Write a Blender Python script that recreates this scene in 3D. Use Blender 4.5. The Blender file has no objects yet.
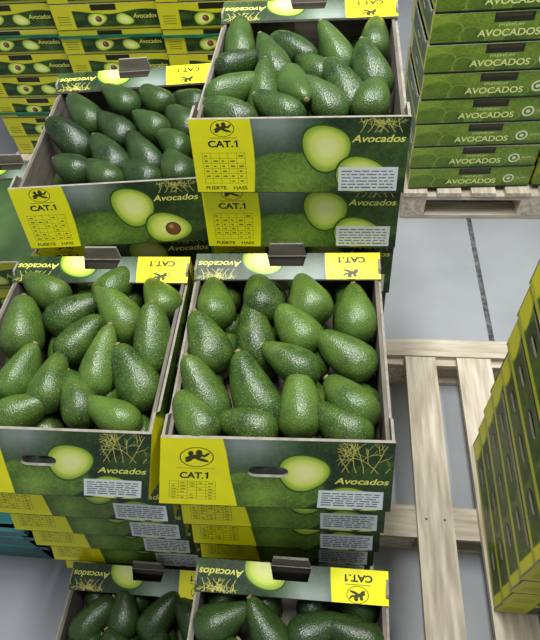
import bpy, math, random
import numpy as np
from mathutils import Vector, Matrix
from mathutils.geometry import tessellate_polygon
random.seed(7); rng=np.random.RandomState(5)
SC=bpy.context.scene
SC.view_settings.view_transform='Standard'
COL=SC.collection

# ---------------------------------------------------------------- drawing
def upnoise(H,W,ch,cw):
    g=rng.rand(ch+2,cw+2)
    y=np.linspace(0,ch,H);x=np.linspace(0,cw,W)
    yi=y.astype(int);xi=x.astype(int);fy=(y-yi)[:,None];fx=(x-xi)[None,:]
    fy=fy*fy*(3-2*fy);fx=fx*fx*(3-2*fx)
    a=g[np.ix_(yi,xi)];b=g[np.ix_(yi,xi+1)];c=g[np.ix_(yi+1,xi)];d=g[np.ix_(yi+1,xi+1)]
    return (a*(1-fx)+b*fx)*(1-fy)+(c*(1-fx)+d*fx)*fy
class Canvas:
    def __init__(s,W,H,col):
        s.W=W;s.H=H;s.a=np.zeros((H,W,3));s.a[:]=np.array(col)/255.
        yy,xx=np.mgrid[0:H,0:W];s.u=(xx+.5)/W;s.v=(yy+.5)/H
    def blend(s,m,col):
        c=np.array(col)/255. if not isinstance(col,np.ndarray) else col
        m=np.clip(m,0,1)[...,None];s.a=s.a*(1-m)+c*m
    def rect(s,u0,v0,u1,v1,col,al=1):
        x0,x1=int(u0*s.W),max(int(u0*s.W)+1,int(u1*s.W));y0,y1=int(v0*s.H),max(int(v0*s.H)+1,int(v1*s.H))
        s.a[y0:y1,x0:x1]=s.a[y0:y1,x0:x1]*(1-al)+np.array(col)/255.*al
    def ell(s,cu,cv,ru,rv,ang=0,egg=0):
        x=(s.u-cu)*s.W;y=(s.v-cv)*s.H;c,n=math.cos(ang),math.sin(ang)
        X=(x*c+y*n)/(ru*s.W);Y=(-x*n+y*c)/(rv*s.H)
        return np.sqrt(X*X+(Y*(1+egg*X))**2)
    def tris(s,pts,col):
        c=np.array(col)/255.
        for t in pts:
            xs=[p[0] for p in t];ys=[p[1] for p in t]
            x0=max(0,int(min(xs))-1);x1=min(s.W,int(max(xs))+2);y0=max(0,int(min(ys))-1);y1=min(s.H,int(max(ys))+2)
            if x0>=x1 or y0>=y1: continue
            yy,xx=np.mgrid[y0:y1,x0:x1];xx=xx+.5;yy=yy+.5
            (ax,ay),(bx,by),(cx,cy)=t
            d=(by-cy)*(ax-cx)+(cx-bx)*(ay-cy)
            if abs(d)<1e-9: continue
            l1=((by-cy)*(xx-cx)+(cx-bx)*(yy-cy))/d;l2=((cy-ay)*(xx-cx)+(ax-cx)*(yy-cy))/d
            m=(l1>=-.02)&(l2>=-.02)&(l1+l2<=1.02)
            s.a[y0:y1,x0:x1][m]=c
    def line(s,u0,v0,u1,v1,w,col):
        x0,y0,x1,y1=u0*s.W,v0*s.H,u1*s.W,v1*s.H
        d=math.hypot(x1-x0,y1-y0)+1e-6;nx,ny=-(y1-y0)/d*w/2,(x1-x0)/d*w/2
        p=[(x0+nx,y0+ny),(x1+nx,y1+ny),(x1-nx,y1-ny),(x0-nx,y0-ny)]
        s.tris([(p[0],p[1],p[2]),(p[0],p[2],p[3])],col)
    def text(s,body,u0,v0,u1,h,col,shear=0,bold=0):
        cu=bpy.data.curves.new('t','FONT');cu.body=body;cu.shear=shear;cu.offset=bold
        ob=bpy.data.objects.new('t',cu);COL.objects.link(ob);bpy.context.view_layer.update()
        dg=bpy.context.evaluated_depsgraph_get();me=ob.evaluated_get(dg).to_mesh();me.calc_loop_triangles()
        V=[v.co.copy() for v in me.vertices];T=[tuple(t.vertices) for t in me.loop_triangles]
        ob.evaluated_get(dg).to_mesh_clear();bpy.data.objects.remove(ob);bpy.data.curves.remove(cu)
        if not V:return
        xa=min(v.x for v in V);xb=max(v.x for v in V);yb=max(v.y for v in V)
        sx=(u1-u0)*s.W/(xb-xa);sy=h*s.H/yb
        P=[(u0*s.W+(v.x-xa)*sx,v0*s.H+v.y*sy) for v in V]
        s.tris([tuple(P[i] for i in t) for t in T],col)
    def image(s,name):
        im=bpy.data.images.new(name,s.W,s.H)
        px=np.ones((s.H,s.W,4),dtype=np.float32);px[...,:3]=np.clip(s.a,0,1)
        im.pixels.foreach_set(px.ravel());im.update();im.pack();return im
def leather(W,H,lo,hi,sc=1):
    n=upnoise(H,W,int(60*sc),int(150*sc))*.34+upnoise(H,W,int(24*sc),int(60*sc))*.22+upnoise(H,W,4,9)*.5
    n=np.clip((n-.3)/.55,0,1)[...,None]
    return (np.array(lo)*(1-n)+np.array(hi)*n)/255.
def cutavo(c,cu,cv,ru,rv,ang,pit,egg=.25):
    e=c.ell(cu,cv,ru,rv,ang,egg)
    c.blend((e<1)*1.,(50,80,22));c.blend((e<.93)*1.,(144,178,44))
    c.blend(np.clip((.9-e)/.25,0,1),(220,230,108));c.blend(np.clip((.6-e)/.3,0,1)*.7,(248,250,180))
    if pit:
        e=c.ell(cu+pit[0],cv+pit[1],pit[2],pit[3],ang)
        c.blend((e<1)*1.,(70,42,20));c.blend((e<.85)*1.,(124,74,36));c.blend(np.clip((.4-c.ell(cu+pit[0]-.008,cv+pit[1]+.04,pit[2],pit[3]))/.2,0,1),(190,150,110))
def cat1(c,u,v,w,h):
    c.text("CAT.",u,v,u+w*.82,h,(22,22,14),bold=.03)
    c.line(u+w*.94,v,u+w*.94,v+h,h*c.H*.24,(22,22,14));c.line(u+w*.94,v+h*.98,u+w*.86,v+h*.72,h*c.H*.16,(22,22,14))
def emblem(c,u,v,s):
    c.blend((abs(c.ell(u,v,.060*s,.115*s)-1)<.04)*1.,(90,92,14))
    for (a,b,r,q,an) in ((-.022,.045,.010,.03,0),(.008,.055,.012,.034,.3),(-.008,.005,.036,.026,.25),(.02,-.03,.026,.018,-.3),(-.028,-.035,.015,.02,.5),(.035,.03,.016,.014,.8)):
        c.blend((c.ell(u+a*s,v+b*s,r*s,q*s,an)<1)*1.,(60,62,12))
    c.line(u-.07*s,v-.135*s,u+.07*s,v-.135*s,2.5,(70,70,14))
def twig(c,u0,v0,u1,v1,col,sd):
    r=random.Random(sd);W,H=c.W,c.H
    def branch(x,y,a,l,w,dep):
        n=5
        for i in range(n):
            nx=x+math.cos(a)*l/n;ny=y+math.sin(a)*l/n
            if not(u0*W<=nx<=u1*W and v0*H<=ny<=v1*H):return
            c.line(x/W,y/H,nx/W,ny/H,w,col);x,y=nx,ny;a+=r.uniform(-.3,.3)
            if dep>0 and i in(1,2,3):branch(x,y,a+r.choice((-1,1))*r.uniform(.5,1.0),l*.5,w*.8,dep-1)
    for k in range(7):
        f=k/6;branch((u0+(u1-u0)*(.1+.8*f))*W,(v0+(v1-v0)*.05)*H,r.uniform(.7,2.3),(v1-v0)*H*.95,3.0,2)
def label_main(sticker,low=0):
    W,H=1024,400;c=Canvas(W,H,(30,48,26))
    c.a=leather(W,H,(22,40,17),(52,82,34))
    fog=np.clip(1.25-abs(c.u-.38)/.2,0,1)*np.clip((c.v-.40)/.5,0,1)
    c.blend(fog*.85,(156,166,162))
    e=c.ell(.47,.22,.27,.36,.1,.2);c.blend(np.clip((1-e)/.1,0,1),leather(W,H,(52,82,22),(112,146,50)))
    c.blend(np.clip((1-e)/1.,0,1)*.45,(168,196,84))
    e=c.ell(.93,.45,.16,.3,.3,0);c.blend(np.clip((1-e)/.1,0,1)*.8,leather(W,H,(34,58,20),(82,116,42)))
    if low:
        cutavo(c,.63,.55,.115,.27,.30,None);cutavo(c,.84,.13,.13,.22,-.1,(.02,-.02,.042,.10))
    else:
        cutavo(c,.635,.62,.115,.32,.35,None);cutavo(c,.80,.25,.13,.25,-.1,(.02,-.02,.042,.11))
    G=(206,196,96)
    if low:twig(c,.76,.55,.99,.99,G,3)
    else:twig(c,.76,.80,.99,.995,G,3)
    if low:c.text("Avocados",.755,.405,.985,.085,(240,234,110),shear=.25,bold=.014)
    else:c.text("Avocados",.745,.69,.985,.09,(240,234,110),shear=.25,bold=.014)
    edge=(.275+.075*(1-c.v)) if low else (.285+.012*np.sin(c.v*3))
    m=np.clip((edge-c.u)/.004,0,1);c.blend(m,(246,240,14))
    tv=.10 if low else .14;th=.045 if low else .07
    if low:cat1(c,.09,.42,.13,.09);emblem(c,.16,.73,1.2)
    else:cat1(c,.08,.64,.145,.085);emblem(c,.155,.88,.9)
    for i in range(7): c.line(.045,tv+th*i,.25,tv+th*i,2,(130,128,20))
    for i in range(6): c.line(.045+.041*i,tv,.045+.041*i,tv+6*th,2,(130,128,20))
    for i in range(6):
        for j in range(5):
            if rng.rand()<.75:c.rect(.055+.041*j,tv+.3*th+th*i,.055+.041*j+.012+.012*rng.rand(),tv+.6*th+th*i,(110,108,20))
    if not low:c.text("FUERTE    HASS",.045,.05,.25,.045,(50,50,14),bold=.02)
    if sticker:
        top=.30 if low else .36
        c.rect(.69,.03,.965,top,(226,231,232))
        for i in range(6):
            u=.705
            while u<.94:
                l=.012+.04*rng.rand();v=.06+(top-.09)/6*i+.01;c.rect(u,v,min(u+l,.95),v+.015,(96,100,100));u+=l+.008
    c.rect(0,0,1,.012,(60,60,30))
    return c.image("avocado_label_%d%d"%(sticker,low))
def label_premium():
    W,H=1024,220;c=Canvas(W,H,(60,90,30))
    c.a=leather(W,H,(88,116,26),(146,174,56))
    c.blend(np.clip((.3-c.v)/.3,0,1)*.5,(40,62,20))
    for (a,b,r,q,an) in ((.1,.3,.13,.5,.5),(.28,.2,.1,.35,-.4),(.62,.15,.16,.3,.2)):
        e=c.ell(a,b,r,q,an,.2);c.blend(np.clip((1-e)/.08,0,1)*.7,leather(W,H,(58,86,18),(112,142,40)))
        c.blend((abs(e-.9)<.05)*.5,(160,185,80))
    c.rect(.40,.66,.66,.97,(30,34,16));
    c.rect(.42,.84,.64,.93,(70,54,30))
    c.text("PREMIUM",.44,.52,.60,.09,(215,225,150))
    c.text("AVOCADOS",.31,.20,.72,.23,(236,240,160),bold=.014)
    e=c.ell(.82,.42,.045,.21);c.blend((e<1)*1.,(225,230,190));c.blend((e<.7)*1.,(90,120,50));c.blend((e<.35)*1.,(225,225,180))
    c.text("CLASS 1",.88,.4,.97,.08,(225,232,190))
    c.rect(0,0,1,.05,(20,28,10))
    return c.image("premium_label")
def label_far():
    W,H=768,200;c=Canvas(W,H,(200,195,20));c.a=leather(W,H,(22,42,14),(72,106,36))
    c.blend(np.clip((c.v-.66-.08*np.sin(c.u*9))/.02,0,1),(204,200,34))
    c.blend(np.clip((.1-c.v)/.02,0,1),(146,148,34))
    m=np.clip((.2-c.u)/.01,0,1);c.blend(m,(204,200,34))
    cutavo(c,.42,.40,.10,.26,.2,(.01,0,.03,.12));cutavo(c,.68,.36,.09,.23,-.3,None)
    c.rect(.38,.74,.62,.98,(30,34,14));c.text("Avocados",.76,.4,.98,.18,(226,222,90),shear=.2,bold=.01)
    for i in range(4):c.rect(.04,.2+.1*i,.16,.23+.1*i,(110,108,16))
    return c.image("far_label")
def label_side():
    W,H=768,200;c=Canvas(W,H,(200,195,20));c.a=leather(W,H,(46,72,18),(124,150,44))
    for (a,b,r,q,an) in ((.28,.45,.14,.42,.2),(.55,.5,.13,.4,-.3),(.8,.4,.1,.36,.4)):
        e=c.ell(a,b,r,q,an,.2);c.blend(np.clip((1-e)/.08,0,1)*.8,leather(W,H,(28,50,12),(76,104,30)))
    m=np.clip((.12-c.u+.03*np.sin(c.v*4))/.02,0,1);c.blend(m,(226,220,28))
    m=np.clip((c.u-.93)/.01,0,1);c.blend(m,(226,220,28))
    c.blend(np.clip((.18-c.v)/.03,0,1),(184,188,36))
    return c.image("side_label")

# ---------------------------------------------------------------- materials
def newmat(n):
    m=bpy.data.materials.new(n);m.use_nodes=True;nt=m.node_tree;b=nt.nodes['Principled BSDF'];return m,nt,b
def img_mat(n,im,rough=.38):
    m,nt,b=newmat(n);t=nt.nodes.new('ShaderNodeTexImage');t.image=im;t.extension='EXTEND'
    nz=nt.nodes.new('ShaderNodeTexNoise');nz.inputs['Scale'].default_value=9;co=nt.nodes.new('ShaderNodeTexCoord')
    nt.links.new(co.outputs['Object'],nz.inputs['Vector'])
    bp=nt.nodes.new('ShaderNodeBump');bp.inputs['Strength'].default_value=.2;bp.inputs['Distance'].default_value=.02
    nt.links.new(nz.outputs['Fac'],bp.inputs['Height']);nt.links.new(bp.outputs['Normal'],b.inputs['Normal'])
    nt.links.new(t.outputs['Color'],b.inputs['Base Color']);b.inputs['Roughness'].default_value=rough;return m
def noise_mat(n,c1,c2,scale,rough=.8,stretch=(1,1,1),bump=0,dist=.01,detail=6):
    m,nt,b=newmat(n);co=nt.nodes.new('ShaderNodeTexCoord');mp=nt.nodes.new('ShaderNodeMapping');mp.inputs['Scale'].default_value=stretch
    nz=nt.nodes.new('ShaderNodeTexNoise');nz.inputs['Scale'].default_value=scale;nz.inputs['Detail'].default_value=detail
    cr=nt.nodes.new('ShaderNodeValToRGB');cr.color_ramp.elements[0].position=.32;cr.color_ramp.elements[1].position=.7
    cr.color_ramp.elements[0].color=(*c1,1);cr.color_ramp.elements[1].color=(*c2,1)
    nt.links.new(co.outputs['Object'],mp.inputs[0]);nt.links.new(mp.outputs[0],nz.inputs['Vector']);nt.links.new(nz.outputs['Fac'],cr.inputs[0])
    nt.links.new(cr.outputs[0],b.inputs['Base Color']);b.inputs['Roughness'].default_value=rough
    if bump:
        bp=nt.nodes.new('ShaderNodeBump');bp.inputs['Strength'].default_value=bump;bp.inputs['Distance'].default_value=dist
        nt.links.new(nz.outputs['Fac'],bp.inputs['Height']);nt.links.new(bp.outputs['Normal'],b.inputs['Normal'])
    return m
M_lab=img_mat("printed_label",label_main(0));M_labs=img_mat("printed_label_sticker",label_main(1));M_low=img_mat("printed_label_low",label_main(1,1))
M_prem=img_mat("premium_print",label_premium());M_far=img_mat("far_print",label_far());M_side=img_mat("side_print",label_side())
M_card=noise_mat("cardboard",(.105,.088,.066),(.175,.148,.115),14,.9,(1,1,6))
M_edge=noise_mat("cardboard_edge",(.22,.195,.16),(.33,.30,.25),60,.9)
M_wood=noise_mat("pallet_wood",(.42,.34,.25),(.72,.64,.52),9,.8,(7,.7,7),.2)
M_woodx=noise_mat("pallet_wood_cross",(.38,.31,.22),(.66,.58,.47),9,.8,(.7,7,7),.2)
M_strap=noise_mat("strap_green",(.01,.12,.06),(.02,.2,.1),20,.4)
M_teal=noise_mat("teal_plastic",(.01,.10,.11),(.02,.16,.17),8,.4)
M_stem=noise_mat("avocado_stem",(.16,.13,.05),(.32,.27,.12),80,.8)
M_green=noise_mat("green_card",(.02,.05,.012),(.06,.12,.03),6,.6)
def avocado_mat(n,dark,lite):
    m,nt,b=newmat(n);co=nt.nodes.new('ShaderNodeTexCoord');L=nt.links.new
    n1=nt.nodes.new('ShaderNodeTexNoise');n1.inputs['Scale'].default_value=22;n1.inputs['Detail'].default_value=4
    vo=nt.nodes.new('ShaderNodeTexVoronoi');vo.inputs['Scale'].default_value=340;vo.feature='SMOOTH_F1';vo.inputs['Smoothness'].default_value=.4
    n2=nt.nodes.new('ShaderNodeTexNoise');n2.inputs['Scale'].default_value=320;n2.inputs['Detail'].default_value=2
    for x in (n1,vo,n2):L(co.outputs['Object'],x.inputs['Vector'])
    ge=nt.nodes.new('ShaderNodeNewGeometry')
    ad=nt.nodes.new('ShaderNodeMath');ad.operation='MULTIPLY_ADD';ad.inputs[1].default_value=.6;L(ge.outputs['Random Per Island'],ad.inputs[0])
    sb=nt.nodes.new('ShaderNodeMath');sb.operation='MULTIPLY_ADD';sb.inputs[1].default_value=1.3;sb.inputs[2].default_value=-.46;L(n1.outputs['Fac'],sb.inputs[0]);L(sb.outputs[0],ad.inputs[2])
    cr=nt.nodes.new('ShaderNodeValToRGB');cr.color_ramp.elements[0].position=.05;cr.color_ramp.elements[1].position=.80
    cr.color_ramp.elements[0].color=(*dark,1);cr.color_ramp.elements[1].color=(*lite,1);L(ad.outputs[0],cr.inputs[0])
    sp=nt.nodes.new('ShaderNodeValToRGB');sp.color_ramp.elements[0].position=.55;sp.color_ramp.elements[1].position=.66;L(n2.outputs['Fac'],sp.inputs[0])
    mx=nt.nodes.new('ShaderNodeMixRGB');mx.inputs[2].default_value=(lite[0]*2.0,lite[1]*1.8,lite[2]*2.2,1)
    ml=nt.nodes.new('ShaderNodeMath');ml.operation='MULTIPLY';ml.inputs[1].default_value=.55;L(sp.outputs[0],ml.inputs[0]);L(ml.outputs[0],mx.inputs[0]);L(cr.outputs[0],mx.inputs[1])
    L(mx.outputs[0],b.inputs['Base Color'])
    bp=nt.nodes.new('ShaderNodeBump');bp.inputs['Strength'].default_value=.5;bp.inputs['Distance'].default_value=.0012
    L(vo.outputs['Distance'],bp.inputs['Height']);L(bp.outputs['Normal'],b.inputs['Normal']);b.inputs['Roughness'].default_value=.31
    return m
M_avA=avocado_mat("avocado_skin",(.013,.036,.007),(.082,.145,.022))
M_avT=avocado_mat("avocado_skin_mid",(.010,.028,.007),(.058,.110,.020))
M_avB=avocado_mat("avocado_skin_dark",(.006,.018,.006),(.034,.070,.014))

# ---------------------------------------------------------------- mesh builder
class MB:
    def __init__(s):s.v=[];s.f=[];s.uv=[];s.m=[];s.sm=[]
    def face(s,pts,mat=0,uvs=None,smooth=False):
        i=len(s.v);s.v+=[tuple(p) for p in pts];s.f.append(tuple(range(i,i+len(pts))));s.m.append(mat);s.uv.append(uvs or [(0,0)]*len(pts));s.sm.append(smooth)
    def box(s,x0,x1,y0,y1,z0,z1,mat=0,uvf=None):
        P=lambda a,b,c:((x0,x1)[a],(y0,y1)[b],(z0,z1)[c])
        Q=[(0,0),(1,0),(1,1),(0,1)]
        for q in (((0,0,0),(1,0,0),(1,0,1),(0,0,1)),((1,0,0),(1,1,0),(1,1,1),(1,0,1)),((1,1,0),(0,1,0),(0,1,1),(1,1,1)),((0,1,0),(0,0,0),(0,0,1),(0,1,1)),((0,0,1),(1,0,1),(1,1,1),(0,1,1)),((0,1,0),(1,1,0),(1,0,0),(0,0,0))):
            s.face([P(*a) for a in q],mat,Q)
    def sheet(s,outer,holes,fn,th,mf,mb,me):
        loops=[[Vector((a,b,0)) for a,b in outer]]+[[Vector((a,b,0)) for a,b in h] for h in holes]
        flat=[p for l in loops for p in l]
        for t in tessellate_polygon(loops):
            a=[(flat[i].x,flat[i].y) for i in t]
            if (a[1][0]-a[0][0])*(a[2][1]-a[0][1])-(a[1][1]-a[0][1])*(a[2][0]-a[0][0])<0:a=a[::-1]
            s.face([fn(u,v,0) for u,v in a],mf,a);s.face([fn(u,v,th) for u,v in a[::-1]],mb,a[::-1])
        for l in [outer]+list(holes):
            for i in range(len(l)):
                p,q=l[i],l[(i+1)%len(l)];s.face([fn(*p,0),fn(*p,th),fn(*q,th),fn(*q,0)],me)
    def mesh(s,name,mats):
        me=bpy.data.meshes.new(name);me.from_pydata(s.v,[],s.f);ul=me.uv_layers.new(name='UVMap')
        k=0
        for i,p in enumerate(me.polygons):
            p.material_index=s.m[i];p.use_smooth=s.sm[i]
            for j in range(len(s.f[i])):ul.data[k].uv=s.uv[i][j];k+=1
        for m in mats:me.materials.append(m)
        me.update();return me
def addobj(name,me,loc=(0,0,0),rot=0,parent=None):
    o=bpy.data.objects.new(name,me);COL.objects.link(o);o.location=loc;o.rotation_euler=(0,0,rot)
    if parent:o.parent=parent
    return o
def rrect(u0,v0,u1,v1,cu,cv,n=4):
    P=[]
    for (cx,cy,a0) in ((u1-cu,v1-cv,0),(u0+cu,v1-cv,90),(u0+cu,v0+cv,180),(u1-cu,v0+cv,270)):
        for k in range(n+1):
            a=math.radians(a0+90*k/n);P.append((cx+cu*math.cos(a),cy+cv*math.sin(a)))
    return P
cache={}
def tray(W,D,h,mat,slot=True,ledge=True,tilt=.03,kind='',drop=0,sk=(0,0),lid=False):
    key=(W,D,h,mat.name,slot,ledge,tilt,kind,drop,sk,lid)
    if key in cache:return cache[key]
    b=MB();w=W/2;t=.005
    b.box(-w+.002,w-.002,.002,D-.002,.002,.006,1)
    prof=[(0,.02),(1,.02),(1,1),(.90,1),(.87,.84),(.13,.84),(.10,1),(0,1)]
    vent=[rrect(.42,.42,.58,.6,.03,.08)]
    if kind=='S':
        prof=[(0,.02),(1,.02),(1,1),(.93,1),(.90,.80),(.12,.80),(.09,1),(0,1)]
        vent=[rrect(.20,.42,.32,.60,.04,.09),rrect(.44,.42,.58,.60,.04,.09),rrect(.70,.42,.82,.60,.04,.09)]
    for sx in (-1,1):
        b.sheet(prof,vent,(lambda u,v,q,sx=sx:(sx*(w-q),(D*(1-u) if sx<0 else D*u),h*.985*v)),t,3,1,1 if kind=='S' else 2)
    b.sheet([(0,0),(1,0),(1,1),(0,1)],[],lambda u,v,q:(w-W*u,D-q,h*.98*v),t,1,1,2)
    holes=[rrect(.385,.47,.56,.62,.035,.07)] if slot else []
    z0=.003-drop
    def ff(u,v,q):
        x=-w-.001+(W+.002)*u;x+=(1-v)*(sk[0]*(1-u)+sk[1]*u)
        return (x,-tilt*(1-v)+q-.001,z0+(h-.001-z0)*v)
    b.sheet([(0,0),(1,0),(1,1),(0,1)],holes,ff,t,0,1,2)
    if tilt:
        for sx in (-1,1):b.face([(sx*w+sk[0 if sx<0 else 1],-tilt,z0),(sx*w,0,z0),(sx*w,0,h)],3,[(.97,.5)]*3)
    if lid:b.box(-w+.006,w-.006,.006,D-.006,h*.78,h*.81,5)
    if ledge:
        d=.062
        n=[(0,0),(1,0),(1,1),(0.61,1),(.59,.5),(.41,.5),(.39,1),(0,1)]
        def fn(u,v,q):return (-w+W*u,D-d+d*v,h-.014+.016*v-q)
        i0=len(b.uv);b.sheet(n,[],fn,t,4,1,2)
        for i in range(i0,len(b.uv)):
            if b.m[i]==4:b.uv[i]=[(1-u,.985-.42*v) for u,v in b.uv[i]]
        b.sheet([(.385,0),(.615,0),(.59,1),(.41,1)],[],lambda u,v,q:(-w+W*u,D-.004-q+.012*v,h-.03+.056*v),.005,1,1,2)
        for sx in (-1,1):b.box(min(sx*(w-.013),sx*(w-.006)),max(sx*(w-.013),sx*(w-.006)),.01,D-.01,.01,h*.86,1)
    me=b.mesh("tray",[mat,M_card,M_edge,M_side,M_lab,M_green]);cache[key]=me;return me
# ---------------------------------------------------------------- avocado
PR=[(0,0.0),(.012,.14),(.04,.265),(.09,.375),(.16,.455),(.25,.495),(.35,.5),(.46,.485),(.57,.450),(.68,.400),(.78,.348),(.87,.290),(.93,.23),(.97,.16),(.99,.09),(1,.0)]
def avocado(b,M,L,Wd,seg=20,mat=0,neck=1.0,bend=0,lump=0):
    rings=[];ph=random.uniform(0,6.28)
    for t,r in PR:
        rr=r*Wd*(1 if t<.4 else (1-(1-neck)*(t-.4)/.6))
        ring=[]
        for k in range(seg):
            a=2*math.pi*k/seg;q=rr*(1+lump*(.04*math.sin(2*a+ph)+.025*math.sin(3*a+ph*2+t*5)))
            ring.append(M@Vector(((t-.46)*L,q*math.cos(a),q*math.sin(a)+bend*L*((t-.4)**2))))
        rings.append(ring)
    i0=len(b.v)
    for r in rings:b.v+=[tuple(p) for p in r]
    for j in range(len(PR)-1):
        for k in range(seg):
            k2=(k+1)%seg;b.f.append((i0+j*seg+k,i0+j*seg+k2,i0+(j+1)*seg+k2,i0+(j+1)*seg+k)[::-1]);b.m.append(mat);b.uv.append([(0,0)]*4);b.sm.append(True)
    z=bend*L*.36
    i1=len(b.v);n=8
    for x,r in ((.528*L,.065*Wd),(.558*L,.075*Wd),(.566*L,.04*Wd)):
        for k in range(n):
            a=2*math.pi*k/n;b.v.append(tuple(M@Vector((x,r*math.cos(a),r*math.sin(a)+z))))
    for j in range(2):
        for k in range(n):
            k2=(k+1)%n;b.f.append((i1+j*n+k,i1+j*n+k2,i1+(j+1)*n+k2,i1+(j+1)*n+k)[::-1]);b.m.append(1);b.uv.append([(0,0)]*4);b.sm.append(False)
    b.f.append(tuple(i1+2*n+k for k in range(n)));b.m.append(1);b.uv.append([(0,0)]*n);b.sm.append(False)
def pile(items,box,W,D,h,mat,wr0,lr0,zoff=0):
    b=MB();R=Matrix.Rotation(-box.rotation_euler.z,4,'Z')
    for i in range(5):
        for j in range(4):
            M=Matrix.Translation(((j-1.5)*W*.235+random.uniform(-.01,.01),.045+i*(D-.09)/4,.042))@Matrix.Rotation(math.radians(random.uniform(60,150)),4,'Z')@Matrix.Rotation(math.radians(random.uniform(-8,8)),4,'Y')
            avocado(b,M,.118,.068,12)
    for n,(x,y,ang,ln,wd) in enumerate(items):
        p=R@(Vector((x,y,0))-Vector((box.location.x,box.location.y,0)))
        Lr=min(max(ln,lr0[0]),lr0[1])*random.uniform(.95,1.06);wr=min(max(wd,wr0[0]),wr0[1])*random.uniform(.94,1.04)
        tilt=min(26,max(4,(ln-.10)*300)) if 60<ang%180<150 else 4
        tilt+=random.uniform(-5,5)
        cx=min(max(p.x,-W/2+.048),W/2-.048);cy=min(max(p.y,.045),D-.055)
        M=Matrix.Translation((cx,cy,h-.030+zoff+random.uniform(-.008,.008)))@Matrix.Rotation(math.radians(ang+random.uniform(-5,5))+R.to_euler().z,4,'Z')@Matrix.Rotation(math.radians(-tilt),4,'Y')@Matrix.Rotation(random.uniform(0,6.28),4,'X')
        avocado(b,M,Lr,wr,28,0,random.uniform(.70,1.12),random.uniform(-.22,.22),1)
    me=b.mesh("avocados",[mat,M_stem]);o=addobj("avocado_pile",me,parent=box);return o

# ---------------------------------------------------------------- avocado layouts (metres)
A=[(-0.245,0.736,105,0.099,0.084),(-0.144,0.743,106,0.107,0.088),(-0.048,0.746,112,0.110,0.091),(0.049,0.717,98,0.149,0.097),(-0.246,0.634,116,0.148,0.084),(-0.154,0.654,107,0.164,0.084),(-0.067,0.670,131,0.129,0.088),(0.034,0.615,142,0.130,0.084),(-0.072,0.586,149,0.125,0.078),(-0.234,0.518,120,0.185,0.086),(-0.141,0.520,125,0.164,0.089),(-0.052,0.497,93,0.129,0.087),(0.039,0.505,131,0.130,0.083),(-0.250,0.453,129,0.082,0.076),(-0.142,0.433,160,0.059,0.070),(0.026,0.452,148,0.085,0.080)]
B=[(-0.608,1.182,128,0.135,0.073),(-0.614,1.084,148,0.185,0.074),(-0.532,1.241,144,0.131,0.064),(-0.442,1.238,142,0.122,0.064),(-0.353,1.239,148,0.089,0.063),(-0.519,1.126,138,0.137,0.066),(-0.431,1.131,142,0.124,0.065),(-0.359,1.158,137,0.101,0.061),(-0.575,0.971,146,0.104,0.061),(-0.502,1.011,127,0.139,0.062),(-0.424,1.017,130,0.145,0.066),(-0.359,1.060,135,0.120,0.063),(-0.336,0.963,127,0.104,0.060),(-0.498,0.943,145,0.073,0.051),(-0.411,0.939,146,0.062,0.051)]
T=[(-0.222,1.252,99,0.161,0.062),(-0.207,1.139,31,0.088,0.059),(-0.210,1.030,39,0.089,0.056),(-0.145,1.034,97,0.190,0.067),(-0.135,1.138,112,0.163,0.054),(-0.102,1.202,-35,0.131,0.060),(-0.005,1.192,115,0.215,0.068),(0.078,1.241,90,0.135,0.060),(0.066,1.110,114,0.203,0.073),(-0.044,1.115,133,0.116,0.053),(0.015,1.038,120,0.155,0.062),(-0.086,1.035,-74,0.154,0.051),(-0.027,0.996,127,0.144,0.061),(0.067,0.990,86,0.117,0.064),(-0.106,0.959,146,0.091,0.049),(-0.204,0.955,150,0.072,0.050)]
Ll=[(-0.645,0.653,107,0.149,0.084),(-0.558,0.702,28,0.112,0.077),(-0.45,0.703,129,0.182,0.088),(-0.363,0.739,130,0.1,0.081),(-0.349,0.629,97,0.181,0.088),(-0.516,0.63,57,0.127,0.076),(-0.454,0.575,94,0.151,0.077),(-0.605,0.537,73,0.131,0.080),(-0.537,0.52,84,0.136,0.075),(-0.473,0.492,116,0.131,0.077),(-0.376,0.546,129,0.18,0.085),(-0.396,0.458,157,0.103,0.072),(-0.575,0.446,27,0.09,0.073),(-0.628,0.757,151,0.081,0.075),(-.475,.775,60,.09,.072)]

# ---------------------------------------------------------------- stacks
PZ=.15
def stack(cx,y,rot,W,D,h,n,mat,slot=True,tilt=.03,items=None,avm=None,wr0=(.075,.088),lr0=(.122,.156),kind='',name="avocado_box",jit=.004,ledge=True,base=PZ,drop=0,sk=(0,0),lean=0,lid=False):
    top=None
    for i in range(n):
        last=i==n-1
        me=tray(W,D,h,mat,slot and (last or drop>0),ledge and last,tilt,kind,drop if i else 0,sk if last else (0,0),lid and last)
        j=0 if last else jit
        o=addobj(name,me,(cx+lean*i+random.uniform(-j,j),y+random.uniform(-j,j)*.5,base+i*h),rot+random.uniform(-j,j)*1.5)
        top=o
    if items is not None:pile(items,top,W,D,h,avm or M_avA,wr0,lr0)
    return top
stack(-.088,.415,math.radians(1.5),.40,.44,.1217,6,M_low,items=A,avm=M_avA,tilt=.066,drop=.026,sk=(-.024,0))
stack(-.507,.412,math.radians(.7),.40,.425,.1217,6,M_low,items=Ll,avm=M_avA,tilt=.066,drop=.026,sk=(-.03,-.028))
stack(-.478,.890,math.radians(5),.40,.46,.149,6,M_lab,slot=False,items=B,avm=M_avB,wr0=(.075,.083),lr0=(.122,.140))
stack(-.0695,.895,0,.40,.475,.148,7,M_labs,slot=False,items=T,avm=M_avT,wr0=(.072,.082),lr0=(.126,.152))
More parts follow.
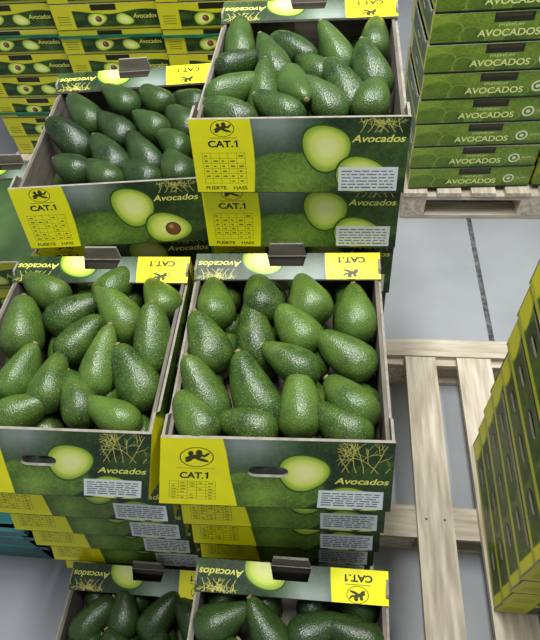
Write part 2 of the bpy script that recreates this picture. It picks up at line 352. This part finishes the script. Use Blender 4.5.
def rnditems(cx,y0,n=16):
    r=[]
    for i in range(4):
        for j in range(4):
            r.append((cx+(j-1.5)*.09+random.uniform(-.012,.012),y0+.07+i*.085+random.uniform(-.012,.012),random.uniform(20,170),.13,.08))
    return r
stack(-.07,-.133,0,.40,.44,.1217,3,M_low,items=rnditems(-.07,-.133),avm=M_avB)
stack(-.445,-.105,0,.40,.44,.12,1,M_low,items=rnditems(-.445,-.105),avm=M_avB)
stack(.620,.32,math.radians(-1),.39,.455,.105,8,M_far,slot=False,tilt=0,kind='S',lean=-.006)
stack(.565,1.985,math.radians(2),.50,.42,.104,10,M_prem,slot=False,tilt=0,name="premium_avocado_box",ledge=False)
stack(1.09,2.005,math.radians(2),.50,.42,.104,10,M_prem,slot=False,tilt=0,name="premium_avocado_box",ledge=False)
for k,cx in enumerate((-1.36,-.92,-.48)):
    o=stack(cx,2.25-.02*k,0,.43,.40,.1,10,M_far,slot=False,tilt=0,name="yellow_avocado_box",ledge=False)
    for z in (-.68,-.33,-.15):
        b=MB();b.box(-.217,.217,-.009,-.006,z,z+.012,0);b.box(-.2215,-.2185,-.006,.40,z,z+.012,0);b.box(.2185,.2205,-.006,.40,z,z+.012,0)
        addobj("packing_strap",b.mesh("strap",[M_strap]),parent=o)
stack(-1.02,.98,math.radians(3),.40,.45,.11,5,M_far,slot=False,tilt=0,kind='S',name="green_avocado_box",lid=True)

# ---------------------------------------------------------------- pallets
M_seam=noise_mat("floor_joint",(.03,.03,.03),(.20,.20,.20),45,.9)
def pallet(x0,x1,y0,y1,deck,cross_top=(),name="wooden_pallet"):
    b=MB();z1=PZ-.002
    for a,c in deck:
        b.box(a,c,y0,y1 if not cross_top else y1-.075,z1-.02,z1,0)
    for a,c in cross_top:b.box(x0,x1,a,c,z1-.021,z1-.001,1)
    ym=(y0+y1)/2
    for yc in (y0+.05,ym,y1-.05):
        b.box(x0,x1,yc-.045,yc+.045,z1-.042,z1-.0215,1)
        for xc in (x0+.05,(x0+x1)/2,x1-.05):b.box(xc-.05,xc+.05,yc-.045,yc+.045,.021,z1-.042,0)
        b.box(x0,x1,yc-.045,yc+.045,.001,.021,1)
    for a,c in deck:
        for yc in (y0+.05,ym):
            for dx in (.025,c-a-.025):b.box(a+dx-.003,a+dx+.003,yc-.003,yc+.003,z1,z1+.001,2)
    return addobj(name,b.mesh("pallet",[M_wood,M_woodx,M_seam]))
def decks(x0,x1,n,w=.1):
    return [(x0+(x1-x0-w)*i/(n-1),x0+(x1-x0-w)*i/(n-1)+w) for i in range(n)]
pallet(.15,1.0,-.08,1.17,[(.255,.355),(.425,.535),(.62,.72),(.80,.90)],cross_top=[(1.10,1.17)])
pallet(-.67,.13,-.42,.80,decks(-.67,.13,6))
pallet(-.70,.135,.84,2.04,decks(-.70,.135,6))
pallet(.30,1.40,1.95,2.75,decks(.30,1.40,8))
pallet(-1.60,-.24,2.2,2.95,decks(-1.60,-.24,9))
pallet(-1.25,-.78,.9,1.45,decks(-1.25,-.78,4))

# teal crate, lower left
b=MB();x0,x1,y0,y1,z1=-1.16,-.80,.40,.78,.30
b.box(x0,x1,y0,y1,.002,.01)
for q in ((x0,x1,y0,y0+.01),(x0,x1,y1-.01,y1),(x0,x0+.01,y0+.01,y1-.01),(x1-.01,x1,y0+.01,y1-.01)):
    b.box(*q,.01,.10);b.box(*q,.13,.19);b.box(*q,.22,z1)
for q in ((x0-.01,x1+.01,y0-.01,y0+.015),(x0-.01,x1+.01,y1-.015,y1+.01),(x0-.01,x0+.015,y0,y1),(x1-.015,x1+.01,y0,y1)):b.box(*q,z1-.03,z1)
for xx in (x0,x1-.03):
    for yy in (y0,y1-.03):b.box(xx,xx+.03,yy,yy+.03,.01,z1)
addobj("plastic_crate",b.mesh("crate",[M_teal]))

# ---------------------------------------------------------------- floor
m,nt,bs=newmat("floor_concrete");Lk=nt.links.new
co=nt.nodes.new('ShaderNodeTexCoord');n1=nt.nodes.new('ShaderNodeTexNoise');n1.inputs['Scale'].default_value=3;n1.inputs['Detail'].default_value=8
Lk(co.outputs['Object'],n1.inputs['Vector']);cr=nt.nodes.new('ShaderNodeValToRGB');cr.color_ramp.elements[0].position=.3;cr.color_ramp.elements[1].position=.7
cr.color_ramp.elements[0].color=(.30,.315,.335,1);cr.color_ramp.elements[1].color=(.38,.395,.415,1);Lk(n1.outputs['Fac'],cr.inputs[0]);Lk(cr.outputs[0],bs.inputs['Base Color']);bs.inputs['Roughness'].default_value=.45
b=MB();b.box(-5,.592,-3,6,-.1,0,0);b.box(.612,5,-3,6,-.1,0,0);b.box(.592,.612,-3,6,-.1,-.004,1)
addobj("floor",b.mesh("floor",[m,M_seam]))
b=MB();b.box(-5,5,6,6.15,0,5,0)
addobj("wall_back",b.mesh("wall",[noise_mat("wall_paint",(.45,.46,.47),(.52,.53,.54),3)]))

# ---------------------------------------------------------------- light
wd=bpy.data.worlds.new("World");SC.world=wd;wd.use_nodes=True
wd.node_tree.nodes['Background'].inputs[0].default_value=(.90,.96,1,1);wd.node_tree.nodes['Background'].inputs[1].default_value=.32
def area(loc,sx,sy,e,rot=(0,0,0),col=(.98,1,.98)):
    l=bpy.data.lights.new("ceiling_lamp",'AREA');l.shape='RECTANGLE';l.size=sx;l.size_y=sy;l.energy=e;l.color=col
    o=bpy.data.objects.new("ceiling_lamp",l);COL.objects.link(o);o.location=loc;o.rotation_euler=rot;return o
area((-.3,1.2,3.5),.3,2.0,105)
area((1.2,1.6,3.6),.3,2.2,72)

# ---------------------------------------------------------------- camera
cam=bpy.data.cameras.new("camera");co_=bpy.data.objects.new("camera",cam);COL.objects.link(co_)
cam.sensor_fit='HORIZONTAL';cam.sensor_width=36;cam.lens=37.07
fw=Vector((-.1095,.6088,-.789)).normalized();rt=Vector((.9935,.0876,-.071));rt=(rt-fw*rt.dot(fw)).normalized();up=rt.cross(fw)
co_.matrix_world=Matrix(((rt.x,up.x,-fw.x,0),(rt.y,up.y,-fw.y,0),(rt.z,up.z,-fw.z,1.75),(0,0,0,1)))
SC.camera=co_
